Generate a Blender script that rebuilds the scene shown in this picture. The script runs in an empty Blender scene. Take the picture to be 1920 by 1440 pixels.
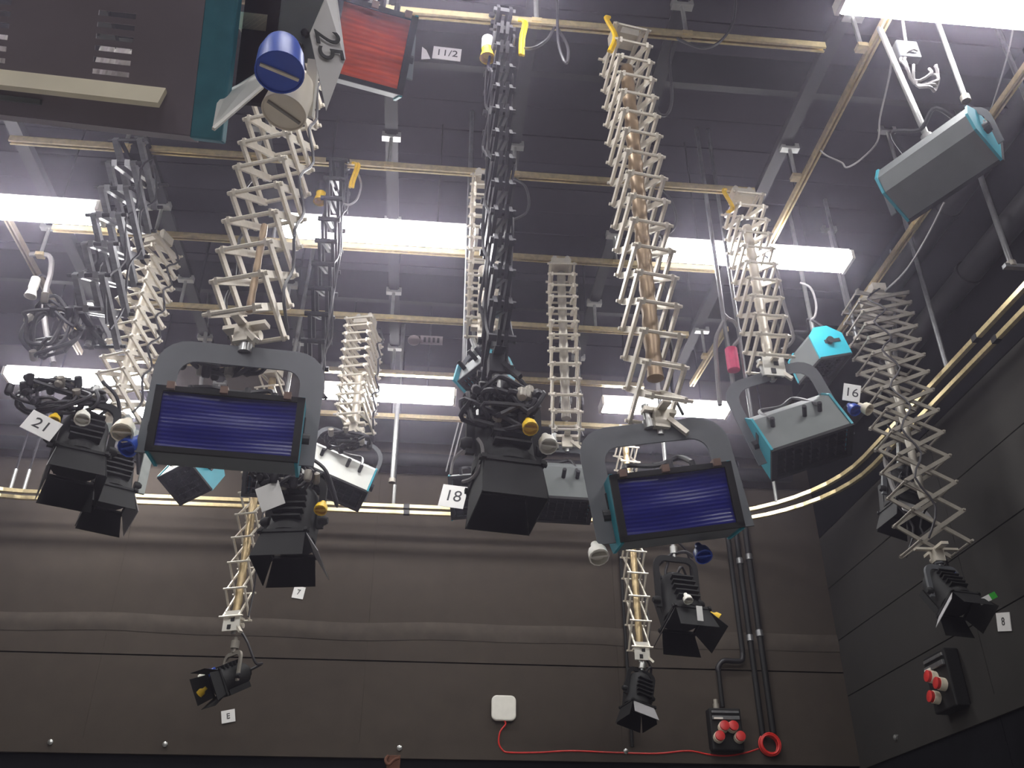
import bpy, math, random
from mathutils import Vector, Matrix
random.seed(4)
sc = bpy.context.scene
col = sc.collection
rad = math.radians
V = Vector

# ------------------------------------------------------------------ camera, world, exposure
F_PX, PITCH, YAW, EYE = 1750.0, rad(31.2), rad(5.64), 1.6
cam_data = bpy.data.cameras.new('camera')
cam_data.sensor_width = 36.0
cam_data.lens = F_PX / 1920 * 36.0
cam_data.clip_start = 0.05
cam = bpy.data.objects.new('camera', cam_data)
cam.location = (0, 0, EYE)
cam.rotation_euler = (rad(90) + PITCH, 0, -YAW)
col.objects.link(cam)
sc.camera = cam
world = bpy.data.worlds.new('world')
world.use_nodes = True
world.node_tree.nodes['Background'].inputs[0].default_value = (0.5, 0.45, 0.6, 1)
world.node_tree.nodes['Background'].inputs[1].default_value = 0.0
# added volume standing in for lens bloom and veiling glare around the fluorescent fittings
_nt = world.node_tree
_vs = _nt.nodes.new('ShaderNodeVolumeScatter')
_vs.inputs['Color'].default_value = (.82, .76, .95, 1); _vs.inputs['Density'].default_value = 0.012; _vs.inputs['Anisotropy'].default_value = .87
_nt.links.new(_vs.outputs[0], _nt.nodes['World Output'].inputs['Volume'])
sc.world = world
sc.cycles.max_bounces = 6; sc.cycles.diffuse_bounces = 3; sc.cycles.glossy_bounces = 3; sc.cycles.volume_bounces = 0
sc.view_settings.view_transform = 'Standard'
sc.view_settings.look = 'None'
sc.view_settings.gamma = 1
sc.view_settings.use_curve_mapping = False
sc.view_settings.exposure = 0.0
TUBE_POWER = 42.0
ROOM_W, ROOM_E, ROOM_N, ROOM_S, CEIL = -5.2, 4.18, 9.0, -3.0, 7.25

# ------------------------------------------------------------------ pixel -> point helpers (camera above)
_R = V((math.cos(YAW), -math.sin(YAW), 0))
_F = V((math.sin(YAW) * math.cos(PITCH), math.cos(YAW) * math.cos(PITCH), math.sin(PITCH)))
_U = V((-math.sin(YAW) * math.sin(PITCH), -math.cos(YAW) * math.sin(PITCH), math.cos(PITCH)))
def ray(x, y): return _F + _R * ((x - 960) / F_PX) + _U * ((720 - y) / F_PX)
EYEV = V((0, 0, EYE))
def atY(x, y, Y): d = ray(x, y); return EYEV + d * (Y / d.y)
def atX(x, y, X): d = ray(x, y); return EYEV + d * (X / d.x)
def atZ(x, y, Z): d = ray(x, y); return EYEV + d * ((Z - EYE) / d.z)
def atD(x, y, D): return EYEV + ray(x, y) * D

# ------------------------------------------------------------------ materials
def lin(c):
    return tuple(((v / 255) / 12.92 if v / 255 <= 0.04045 else ((v / 255 + 0.055) / 1.055) ** 2.4) for v in c)
MATS = {}
def mat(name, rgb, rough=0.6, metal=0.0, var=0.12, scale=18.0, bump=0.0, spec=0.5, stretch=(1, 1, 1)):
    if name in MATS: return MATS[name]
    m = bpy.data.materials.new(name); m.use_nodes = True
    nt = m.node_tree; b = nt.nodes['Principled BSDF']
    c = lin(rgb)
    tc = nt.nodes.new('ShaderNodeTexCoord'); mp = nt.nodes.new('ShaderNodeMapping')
    mp.inputs['Scale'].default_value = stretch
    nz = nt.nodes.new('ShaderNodeTexNoise'); nz.inputs['Scale'].default_value = scale; nz.inputs['Detail'].default_value = 4
    rp = nt.nodes.new('ShaderNodeValToRGB')
    rp.color_ramp.elements[0].position = 0.3; rp.color_ramp.elements[1].position = 0.7
    rp.color_ramp.elements[0].color = tuple(v * (1 - var) for v in c) + (1,)
    rp.color_ramp.elements[1].color = tuple(min(1, v * (1 + var)) for v in c) + (1,)
    nt.links.new(tc.outputs['Object'], mp.inputs[0]); nt.links.new(mp.outputs[0], nz.inputs['Vector'])
    nt.links.new(nz.outputs[0], rp.inputs[0]); nt.links.new(rp.outputs[0], b.inputs['Base Color'])
    b.inputs['Roughness'].default_value = rough; b.inputs['Metallic'].default_value = metal
    b.inputs['Specular IOR Level'].default_value = spec
    if bump:
        bp = nt.nodes.new('ShaderNodeBump'); bp.inputs['Strength'].default_value = bump
        bp.inputs['Distance'].default_value = 0.01
        nt.links.new(nz.outputs[0], bp.inputs['Height']); nt.links.new(bp.outputs[0], b.inputs['Normal'])
    MATS[name] = m
    return m
def emit(name, rgb, power):
    m = bpy.data.materials.new(name); m.use_nodes = True
    nt = m.node_tree; nt.nodes.remove(nt.nodes['Principled BSDF'])
    e = nt.nodes.new('ShaderNodeEmission'); e.inputs[0].default_value = tuple(rgb) + (1,); e.inputs[1].default_value = power
    nt.links.new(e.outputs[0], nt.nodes['Material Output'].inputs[0])
    return m
M_WALL = mat('wall_cloth', (74, 67, 61), 0.95, 0, 0.08, 6, 0.25, 0.1)
M_WALLR = mat('wall_board', (58, 56, 54), 0.9, 0, 0.06, 5, 0.2, 0.15)
M_DARK = mat('dark_wall', (52, 44, 48), 0.9, 0, 0.1, 5, 0.2, 0.1)
M_BLACKW = mat('black_drape', (22, 22, 26), 0.95, 0, 0.2, 7, 0.3, 0.1)
M_CEIL = mat('ceiling_deck', (38, 34, 41), 0.8, 0, 0.1, 3, 0.1, 0.2)
M_BEAM = mat('beam_paint', (28, 26, 30), 0.7, 0, 0.1, 8)
M_FLOOR = mat('studio_floor', (150, 147, 146), 0.5, 0, 0.05, 2)
M_GOLD = mat('yellow_zinc', (232, 212, 164), 0.3, 0.72, 0.12, 30, 0, 0.5, (1, 1, 1))
M_TAN = mat('tan_tube', (150, 138, 120), 0.5, 0.2)
M_ALU = mat('scissor_aluminium', (222, 214, 200), 0.42, 0.35, 0.08, 25)
M_ALUD = mat('darker_aluminium', (150, 144, 134), 0.5, 0.35, 0.1, 25)
M_BRASS = mat('spring_tube', (190, 168, 128), 0.35, 0.5, 0.15, 30)
M_STEEL = mat('steel', (180, 180, 178), 0.3, 0.7)
M_BLACKM = mat('black_metal', (40, 38, 42), 0.45, 0.2, 0.15, 20)
M_GUN = mat('gunmetal_tube', (132, 132, 134), 0.35, 0.6, 0.15, 20)
M_HOUSE = mat('grey_housing', (112, 116, 116), 0.55, 0.1, 0.06, 9)
M_YOKE = mat('dark_grey_yoke', (92, 94, 98), 0.6, 0.0, 0.05, 9)
M_TEAL = mat('teal_paint', (34, 150, 168), 0.5, 0, 0.06, 9)
M_SILVER = mat('bright_sheet', (214, 214, 208), 0.5, 0.1, 0.06, 9)
M_CREAM = mat('cream_lip', (236, 226, 198), 0.6, 0, 0.06, 9)
M_BLACK = mat('black_enamel', (8, 7, 8), 0.7, 0, 0.2, 12)
M_LENS = mat('lens_glass', (30, 34, 40), 0.08, 0, 0.1, 12)
M_LITLEAF = mat('lit_leaf', (168, 166, 168), 0.6, 0, 0.05, 9)  # black barn doors catching light; that brightness is put into the colour
M_BLUEGEL = mat('blue_gel', (26, 30, 116), 0.28, 0, 0.18, 10, 0.0, 0.5, (1, 1, 12))
M_ORGEL = mat('orange_gel', (206, 78, 42), 0.28, 0, 0.3, 5, 0.0, 0.5, (1, 1, 14))
M_YEL = mat('yellow_plastic', (240, 196, 20), 0.5)
M_WHITE = mat('white_plastic', (236, 232, 222), 0.45, 0, 0.04)
M_OFFW = mat('ivory_plastic', (240, 228, 206), 0.5, 0, 0.04)
M_BLUE = mat('blue_plastic', (46, 84, 190), 0.4, 0, 0.08)
M_INK = mat('plate_ink', (24, 24, 26), 0.6)
M_PLATE = mat('white_plate', (232, 230, 228), 0.5, 0, 0.03)
M_SIGN = mat('sign_card', (206, 200, 204), 0.6, 0, 0.04)
M_CABLE = mat('black_cable', (46, 44, 48), 0.5)
M_GCABLE = mat('grey_cable', (120, 116, 116), 0.5)
M_RED = mat('red_cable', (214, 44, 38), 0.45)
M_PINK = mat('pink_plastic', (226, 70, 120), 0.45)
M_RSOCK = mat('red_socket', (200, 50, 48), 0.4)
M_TUBE = emit('lamp_tube', (1.0, 0.985, 1.0), TUBE_POWER)

# ------------------------------------------------------------------ mesh builder
Z = V((0, 0, 1))
def frame(d, up=Z):
    d = d.normalized()
    if abs(d.dot(up)) > 0.999: up = V((0, 1, 0))
    x = up.cross(d).normalized(); y = d.cross(x)
    return Matrix((x, y, d)).transposed()
class MB:
    def __init__(self): self.v = []; self.f = []
    def add(self, vs, fs, M=None):
        n = len(self.v)
        for p in vs:
            p = V(p); self.v.append(tuple(M @ p if M else p))
        self.f += [tuple(i + n for i in f) for f in fs]
        return self
    def box(self, c, s, M=None):
        x, y, z = s[0] / 2, s[1] / 2, s[2] / 2
        vs = [V((c[0] + i * x, c[1] + j * y, c[2] + k * z)) for i in (-1, 1) for j in (-1, 1) for k in (-1, 1)]
        return self.add(vs, [(0, 1, 3, 2), (4, 6, 7, 5), (0, 4, 5, 1), (2, 3, 7, 6), (0, 2, 6, 4), (1, 5, 7, 3)], M)
    def bar(self, a, b, w, h, up=Z, M=None):
        a, b = V(a), V(b); fr = frame(b - a, up)
        vs = [p + fr @ V((i * w / 2, j * h / 2, 0)) for p in (a, b) for i, j in ((-1, -1), (1, -1), (1, 1), (-1, 1))]
        return self.add(vs, [(3, 2, 1, 0), (4, 5, 6, 7), (0, 1, 5, 4), (1, 2, 6, 5), (2, 3, 7, 6), (3, 0, 4, 7)], M)
    def tube(self, pts, r, n=8, M=None):
        pts = [V(p) for p in pts]; rs = r if isinstance(r, (list, tuple)) else [r] * len(pts)
        vs, fs = [], []
        up = Z
        for i, p in enumerate(pts):
            d = (pts[min(i + 1, len(pts) - 1)] - pts[max(i - 1, 0)])
            fr = frame(d, up); up = fr.col[1]
            for k in range(n):
                a = 2 * math.pi * k / n
                vs.append(p + fr @ V((math.cos(a) * rs[i], math.sin(a) * rs[i], 0)))
        for i in range(len(pts) - 1):
            for k in range(n):
                fs.append((i * n + k, i * n + (k + 1) % n, (i + 1) * n + (k + 1) % n, (i + 1) * n + k))
        fs.append(tuple(reversed(range(n)))); fs.append(tuple((len(pts) - 1) * n + k for k in range(n)))
        return self.add(vs, fs, M)
    def lathe(self, prof, n=16, M=None):
        vs, fs = [], []
        for r, z in prof:
            for k in range(n):
                a = 2 * math.pi * k / n; vs.append((r * math.cos(a), r * math.sin(a), z))
        for i in range(len(prof) - 1):
            for k in range(n):
                fs.append((i * n + k, i * n + (k + 1) % n, (i + 1) * n + (k + 1) % n, (i + 1) * n + k))
        if prof[0][0] > 1e-4: fs.append(tuple(reversed(range(n))))
        if prof[-1][0] > 1e-4: fs.append(tuple((len(prof) - 1) * n + k for k in range(n)))
        return self.add(vs, fs, M)
    def prism(self, poly, a, b, M=None, axis='y'):
        f = (lambda p, t: (p[0], t, p[1])) if axis == 'y' else ((lambda p, t: (t, p[0], p[1])) if axis == 'x' else (lambda p, t: (p[0], p[1], t)))
        n = len(poly)
        vs = [f(p, a) for p in poly] + [f(p, b) for p in poly]
        fs = [tuple(range(n)), tuple(reversed(range(n, 2 * n)))] + [(i, i + n, (i + 1) % n + n, (i + 1) % n) for i in range(n)]
        return self.add(vs, fs, M)
    def strip(self, outer, inner, a, b, M=None):      # flat band between two open lines in XZ, from y=a to y=b
        n = len(outer); vs = []
        for t in (a, b):
            vs += [(p[0], t, p[1]) for p in outer] + [(p[0], t, p[1]) for p in inner]
        fs = []
        o0, i0, o1, i1 = 0, n, 2 * n, 3 * n
        for k in range(n - 1):
            fs += [(o0 + k, o0 + k + 1, i0 + k + 1, i0 + k), (o1 + k + 1, o1 + k, i1 + k, i1 + k + 1),
                   (o0 + k + 1, o0 + k, o1 + k, o1 + k + 1), (i0 + k, i0 + k + 1, i1 + k + 1, i1 + k)]
        fs += [(o0, i0, i1, o1), (i0 + n - 1, o0 + n - 1, o1 + n - 1, i1 + n - 1)]
        return self.add(vs, fs, M)
    def mesh(self, name, m, smooth=False):
        me = bpy.data.meshes.new(name)
        me.from_pydata([tuple(p) for p in self.v], [], self.f)
        me.materials.append(m)
        if smooth:
            me.polygons.foreach_set('use_smooth', [True] * len(me.polygons))
            me.set_sharp_from_angle(angle=0.7)
        return me
    def build(self, name, m, parent=None, smooth=False, bevel=0):
        import bmesh
        me = self.mesh(name, m, smooth)
        bm = bmesh.new(); bm.from_mesh(me); bmesh.ops.recalc_face_normals(bm, faces=bm.faces); bm.to_mesh(me); bm.free()
        return link(name, me, parent, bevel)
def link(name, me, parent=None, bevel=0, M=None):
    o = bpy.data.objects.new(name, me); col.objects.link(o)
    if parent: o.parent = parent
    if M is not None: o.matrix_local = M
    if bevel:
        b = o.modifiers.new('bevel', 'BEVEL'); b.width = bevel; b.segments = 2; b.limit_method = 'ANGLE'
    return o
def thing(name, label, cat, loc=(0, 0, 0), rot=(0, 0, 0), group=None, M=None):
    o = bpy.data.objects.new(name, None); o.empty_display_size = 0.1; col.objects.link(o)
    if M is not None: o.matrix_world = M
    else: o.location = loc; o.rotation_euler = rot
    return tag(o, label, cat, group)
def tag(o, label, cat, group=None):
    o['label'] = label; o['category'] = cat
    if group: o['group'] = group
    return o
def struct(name, label=None, cat=None):
    o = bpy.data.objects.new(name, None); col.objects.link(o); o['kind'] = 'structure'
    if label: o['label'] = label
    if cat: o['category'] = cat
    return o
def sbuild(mb, name, m, label, cat='wall', **k):
    o = mb.build(name, m, **k); o['kind'] = 'structure'; o['label'] = label; o['category'] = cat
    return o
def lettering(body, size, M, parent, m=M_INK, name='lettering'):
    cu = bpy.data.curves.new(name, 'FONT'); cu.body = body; cu.size = size; cu.extrude = 0.0008
    cu.align_x = 'CENTER'; cu.align_y = 'CENTER'; cu.materials.append(m)
    tmp = bpy.data.objects.new(name, cu)
    me = bpy.data.meshes.new_from_object(tmp); me.name = name
    bpy.data.objects.remove(tmp)
    return link(name, me, parent, 0, M)
Tm = Matrix.Translation
def Rm(deg, ax): return Matrix.Rotation(rad(deg), 4, ax)
def Fm(fr, o): M = fr.to_4x4(); M.translation = o; return M
def smooth_path(pts, n=6):
    pts = [V(p) for p in pts]; out = []
    for i in range(len(pts) - 1):
        p0, p1, p2, p3 = pts[max(i - 1, 0)], pts[i], pts[i + 1], pts[min(i + 2, len(pts) - 1)]
        for k in range(n):
            t = k / n
            out.append(0.5 * ((2 * p1) + (p2 - p0) * t + (2 * p0 - 5 * p1 + 4 * p2 - p3) * t * t + (3 * p1 - p0 - 3 * p2 + p3) * t ** 3))
    return out + [pts[-1]]

# ------------------------------------------------------------------ room
H = 0.06
sbuild(MB().box(((ROOM_W + ROOM_E) / 2, 3, -0.05), (ROOM_E - ROOM_W + .4, 12.4, .1)), 'floor', M_FLOOR, 'plain grey studio floor below the lighting grid', 'floor')
# ceiling: dark deck of boards running across the room
ce = struct('ceiling', 'dark ceiling deck of wide boards above the lighting grid', 'ceiling')
MB().box(((ROOM_W + ROOM_E) / 2, 3, CEIL + .1), (ROOM_E - ROOM_W + .4, 12.4, .1)).build('deck', M_CEIL, ce)
y = ROOM_S; bw = 0.30
bme = MB().box((0, 0, 0), (ROOM_E - ROOM_W, bw - .008, .05)).mesh('board', M_CEIL)
i = 0
while y < ROOM_N - .1:
    link('board', bme, ce, 0, Tm(V(((ROOM_W + ROOM_E) / 2, y + bw / 2, CEIL + .03 + (.005 if i % 2 else 0)))))
    y += bw; i += 1
# back wall
wb = struct('wall_back', 'back wall of dark cloth-faced boards with long horizontal joints', 'wall')
MB().box(((ROOM_W + ROOM_E) / 2, ROOM_N + .1, CEIL / 2), (ROOM_E - ROOM_W + .4, .1, CEIL + .3)).build('backing', M_DARK, wb)
xs = [ROOM_W, -2.92, -.5, 1.92, ROOM_E]
for a, b in zip(xs, xs[1:]):
    for z0, z1, m in ((0, 3.06, M_BLACKW), (3.195, 3.93, M_WALL), (3.94, 5.9, M_WALL), (5.908, CEIL, M_WALL)):
        MB().box(((a + b) / 2, ROOM_N + .02, (z0 + z1) / 2), (b - a - .0015, .04, z1 - z0 - .004)).build('panel', m, wb)
# sagging fold across the cloth, its lit face put into a paler colour
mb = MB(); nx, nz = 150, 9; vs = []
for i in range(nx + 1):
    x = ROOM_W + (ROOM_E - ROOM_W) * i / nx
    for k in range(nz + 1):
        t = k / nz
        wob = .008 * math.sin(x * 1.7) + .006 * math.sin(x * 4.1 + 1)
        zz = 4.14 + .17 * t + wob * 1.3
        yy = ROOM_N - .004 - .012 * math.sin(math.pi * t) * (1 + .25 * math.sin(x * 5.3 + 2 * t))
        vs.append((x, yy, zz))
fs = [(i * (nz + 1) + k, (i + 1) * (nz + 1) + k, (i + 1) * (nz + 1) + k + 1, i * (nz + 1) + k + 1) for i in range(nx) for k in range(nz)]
mb.add(vs, fs).build('cloth_fold', mat('lit_fold_cloth', (82, 75, 69), .95, 0, .14, 9, .25, .1), wb, smooth=True)
sbuild(MB().box(((ROOM_W + ROOM_E) / 2, ROOM_N - .005, 3.13), (ROOM_E - ROOM_W, .05, .125)), 'trim_1', M_WALL, 'narrow dark ledge rail along the foot of the back wall cloth', 'trim')
# right wall
wr = struct('wall_right', 'right wall of grey boards under a black upper strip', 'wall')
MB().box((ROOM_E + .1, 3, CEIL / 2), (.1, 12.2, CEIL + .3)).build('backing', M_DARK, wr)
for z0, z1, m in ((0, 3.03, M_BLACKW), (3.19, 3.705, M_WALLR), (3.715, 4.245, M_WALLR), (4.255, 4.785, M_WALLR), (4.795, 5.34, M_WALLR), (5.35, CEIL, M_BLACKW)):
    for a, b in ((-3, -.6), (-.594, 1.8), (1.806, 4.2), (4.206, 6.6), (6.606, 9.0)):
        MB().box((ROOM_E + .02, (a + b) / 2, (z0 + z1) / 2), (.04, b - a, z1 - z0)).build('panel', m, wr)
sbuild(MB().box((ROOM_E + .01, 3, 3.11), (.05, 12, .15)), 'trim_2', M_WALLR, 'grey ledge rail along the foot of the right wall boards', 'trim')
wl = struct('wall_left', 'left wall of dark boards', 'wall')
for a, b in ((0, 2), (2.006, 4), (4.006, 5.6), (5.606, CEIL + .1)):
    MB().box((ROOM_W - .03, 3, (a + b) / 2), (.06, 12.2, b - a)).build('panel', M_WALL, wl)
sbuild(MB().box(((ROOM_W + ROOM_E) / 2, ROOM_S - .05, CEIL / 2), (ROOM_E - ROOM_W + .4, .1, CEIL + .3)), 'wall_front', M_WALL, 'dark wall behind the viewer')

# ------------------------------------------------------------------ ceiling beams, ducts
GX = [-3.0, -2.14, -1.27, -.38, .49, 1.38, 2.4]
for i, x in enumerate(GX):
    t = thing('ceiling_beam', ['outermost left', 'second from left', 'third from left', 'middle', 'third from right', 'second from right', 'outermost right'][i] + ' dark ceiling beam running away above the yellow rails', 'beam', (x, 3, 6.5))
    mb = MB(); mb.box((0, 0, .06), (.03, 11.9, .1)); mb.build('web', M_BEAM, t)
    MB().box((0, 0, 0), (.09, 11.9, .02)).build('flange', M_BEAM, t)
    for yy in (-4, 0, 4): MB().tube([(0, yy, .1), (0, yy, .8)], .012, 6).build('hanger_rod', M_BEAM, t)
def cross_beam(Y, z, label):
    t = thing('cross_beam', label, 'beam', (-.5, Y, z))
    MB().box((0, 0, 0), (9.2, .05, .3)).build('web', M_BEAM, t)
    MB().box((0, 0, -.16), (9.2, .054, .02)).build('flange', M_BEAM, t)
    return t
cross_beam(4.3, 6.86, 'dark cross beam carrying the 11/2 sign')
cross_beam(7.02, 6.86, 'dark cross beam carrying the small oval and oblong signs')
def duct(a, b, r, label, m=M_BEAM):
    t = thing('duct', label, 'duct', a)
    d = V(b) - V(a); L = d.length; n = max(2, int(L / 1.5))
    MB().tube([d * (k / n) for k in range(n + 1)], r, 20).build('pipe', m, t, smooth=True)
    fr = frame(d)
    for k in range(1, n):
        MB().lathe([(r + .002, -.02), (r + .014, -.02), (r + .014, .02), (r + .002, .02)], 20, Fm(fr, d * (k / n))).build('collar', m, t, smooth=True)
    return t
duct((ROOM_W + .1, 8.78, 6.3), (3.9, 8.78, 6.3), .13, 'thick grey ventilation duct high along the back wall')
duct((ROOM_W + .1, 8.82, 5.98), (3.9, 8.82, 5.98), .07, 'thinner grey pipe just under the back wall duct')
duct((4.05, -1, 6.72), (4.05, 8.5, 6.72), .105, 'dark round duct high along the right wall, upper of two')
duct((4.06, -1, 6.05), (4.06, 8.5, 6.05), .095, 'dark round duct along the right wall, lower of two')

# ------------------------------------------------------------------ rails of the grid
def channel(a, b, label, m=M_GOLD, s=.042, group=None):
    a, b = V(a), V(b); t = thing('rail', label, 'rail', a); d = b - a
    side = V((0, 1, 0)) if abs(d.x) > abs(d.y) else V((1, 0, 0))
    mb = MB(); o = V((0, 0, 0))
    mb.bar(o, d, s, .004)
    for sg in (-1, 1):
        q = side * sg * (s / 2 - .002)
        mb.bar(q + Z * -s / 2, q + d + Z * -s / 2, .004, s)
        q2 = side * sg * (s / 2 - .007)
        mb.bar(q2 + Z * -s, q2 + d + Z * -s, .014, .003)
    mb.build('channel', m, t)
    return t
def hanger(x, Y, z=6.24, top=6.5, label='', par=None, m=M_STEEL):
    t = par
    MB().box((x, Y, top - .03), (.13, .05, .02)).box((x - .05, Y, top - .005), (.03, .05, .03)).box((x + .05, Y, top - .005), (.03, .05, .03)).build('beam_clamp', m, t)
    MB().tube([(x, Y, z - .03), (x, Y, top - .03)], .014, 8).build('hanger_rod', m, t, smooth=True)
    MB().box((x, Y, z - .03), (.06, .06, .03)).build('rail_clamp', M_GOLD, t)
def local_hanger(t, x, Y, top=6.5):
    loc = t.location
    hanger(x - loc.x, Y - loc.y, 6.23 - loc.z, top - loc.z, par=t)
RAILS = [('R0', 2.3, -2.9, 2.2, 'yellow rail nearest overhead'), ('R1', 3.52, -2.9, 2.22, 'yellow rail at the top, ending left of the upper right light'),
         ('R2', 4.77, -2.88, 2.2, 'long yellow rail passing below the big softlight, free at both ends'), ('R25', 5.66, -2.88, 2.19, 'dull yellow rail just behind the middle row of lights'),
         ('R3', 6.58, -2.6, 2.2, 'yellow rail in front of the small oval sign'), ('R4', 7.47, -2.97, 2.0, 'yellow rail right behind the small oval sign'),
         ('R5', 8.3, -2.9, 2.3, 'farthest straight yellow rail, close to the back wall duct')]
for k, Y, x0, x1, lab in RAILS:
    t = channel((x0, Y, 6.22), (x1, Y, 6.22), lab)
    for gx in GX[:-1]:
        if x0 < gx < x1: local_hanger(t, gx, Y)
t = channel((2.5, 3.2, 6.22), (2.5, 5.35, 6.22), 'yellow rail running away under the upper right light')
local_hanger(t, 2.44, 4.6); local_hanger(t, 2.44, 3.5)
t = channel((2.5, 6.45, 6.22), (2.45, 7.4, 6.22), 'short yellow rail piece behind the right front pantograph'); local_hanger(t, 2.44, 6.9)
t = channel((3.5, 2.4, 6.22), (3.5, 6.8, 6.22), 'yellow rail at far right carrying the wide pantograph')
for yy in (3.2, 5.0, 6.2): local_hanger(t, 3.5, yy, 7.2)
t = channel((-3.18, 5.2, 6.22), (-3.18, 7.4, 6.22), 'tan rail running away at the left edge', M_TAN); local_hanger(t, -3.08, 6.0); local_hanger(t, -3.08, 7.0)

# ------------------------------------------------------------------ fluorescent fittings
def fluorescent(x0, x1, Y, z, label):
    L = x1 - x0
    t = thing('fluorescent_light', label, 'light', ((x0 + x1) / 2, Y, z))
    MB().box((0, 0, 0), (L, .2, .075)).build('diffuser', M_TUBE, t, bevel=.02)
    MB().box((0, 0, .055), (L + .02, .14, .035)).build('housing', M_WHITE, t)
    for sx in (-1, 1):
        MB().box((sx * (L / 2 + .012), 0, .0), (.024, .2, .08)).build('end_cap', M_WHITE, t)
        MB().tube([(sx * L * .3, 0, .07), (sx * L * .3, 0, 1.15)], .007, 6).build('hanger_rod', M_BEAM, t)
FL = [(-3.85, -2.44, 5.35, 'glowing fluorescent fitting cut by the left edge of the middle row'), (-1.14, .25, 5.35, 'glowing fluorescent fitting in the middle of the centre row'),
      (1.66, 3.1, 5.35, 'glowing fluorescent fitting behind the right front pantograph'), (2.15, 3.45, 3.1, 'glowing fluorescent fitting at the upper right edge'),
      (-3.88, -2.63, 7.7, 'glowing fluorescent fitting above the lamp numbered 21'), (-1.06, .2, 7.7, 'glowing fluorescent fitting behind the compact cream pantograph'),
      (1.64, 2.87, 7.7, 'glowing fluorescent fitting above the right blue gel lamp'), (-3.4, -2.58, 8.25, 'short fluorescent fitting behind and below the left rear one'),
      (-.75, .55, 3.1, 'fluorescent fitting overhead just above the picture'), (-3.8, -2.5, 3.1, 'fluorescent fitting overhead at left above the picture'),
      (-3.2, -1.9, .8, 'fluorescent fitting nearest the viewer on the left'), (-.7, .6, .8, 'fluorescent fitting nearest the viewer in the middle'), (2.1, 3.4, .8, 'fluorescent fitting nearest the viewer on the right'),
      (-3.2, -1.9, -1.5, 'added unseen fluorescent fitting behind the viewer on the left'), (-.7, .6, -1.5, 'added unseen fluorescent fitting behind the viewer in the middle'), (2.1, 3.4, -1.5, 'added unseen fluorescent fitting behind the viewer on the right')]  # unseen row behind the viewer, added to light faces turned towards the camera
for a, b, Y, lab in FL: fluorescent(a, b, Y, 6.1, lab)

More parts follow.
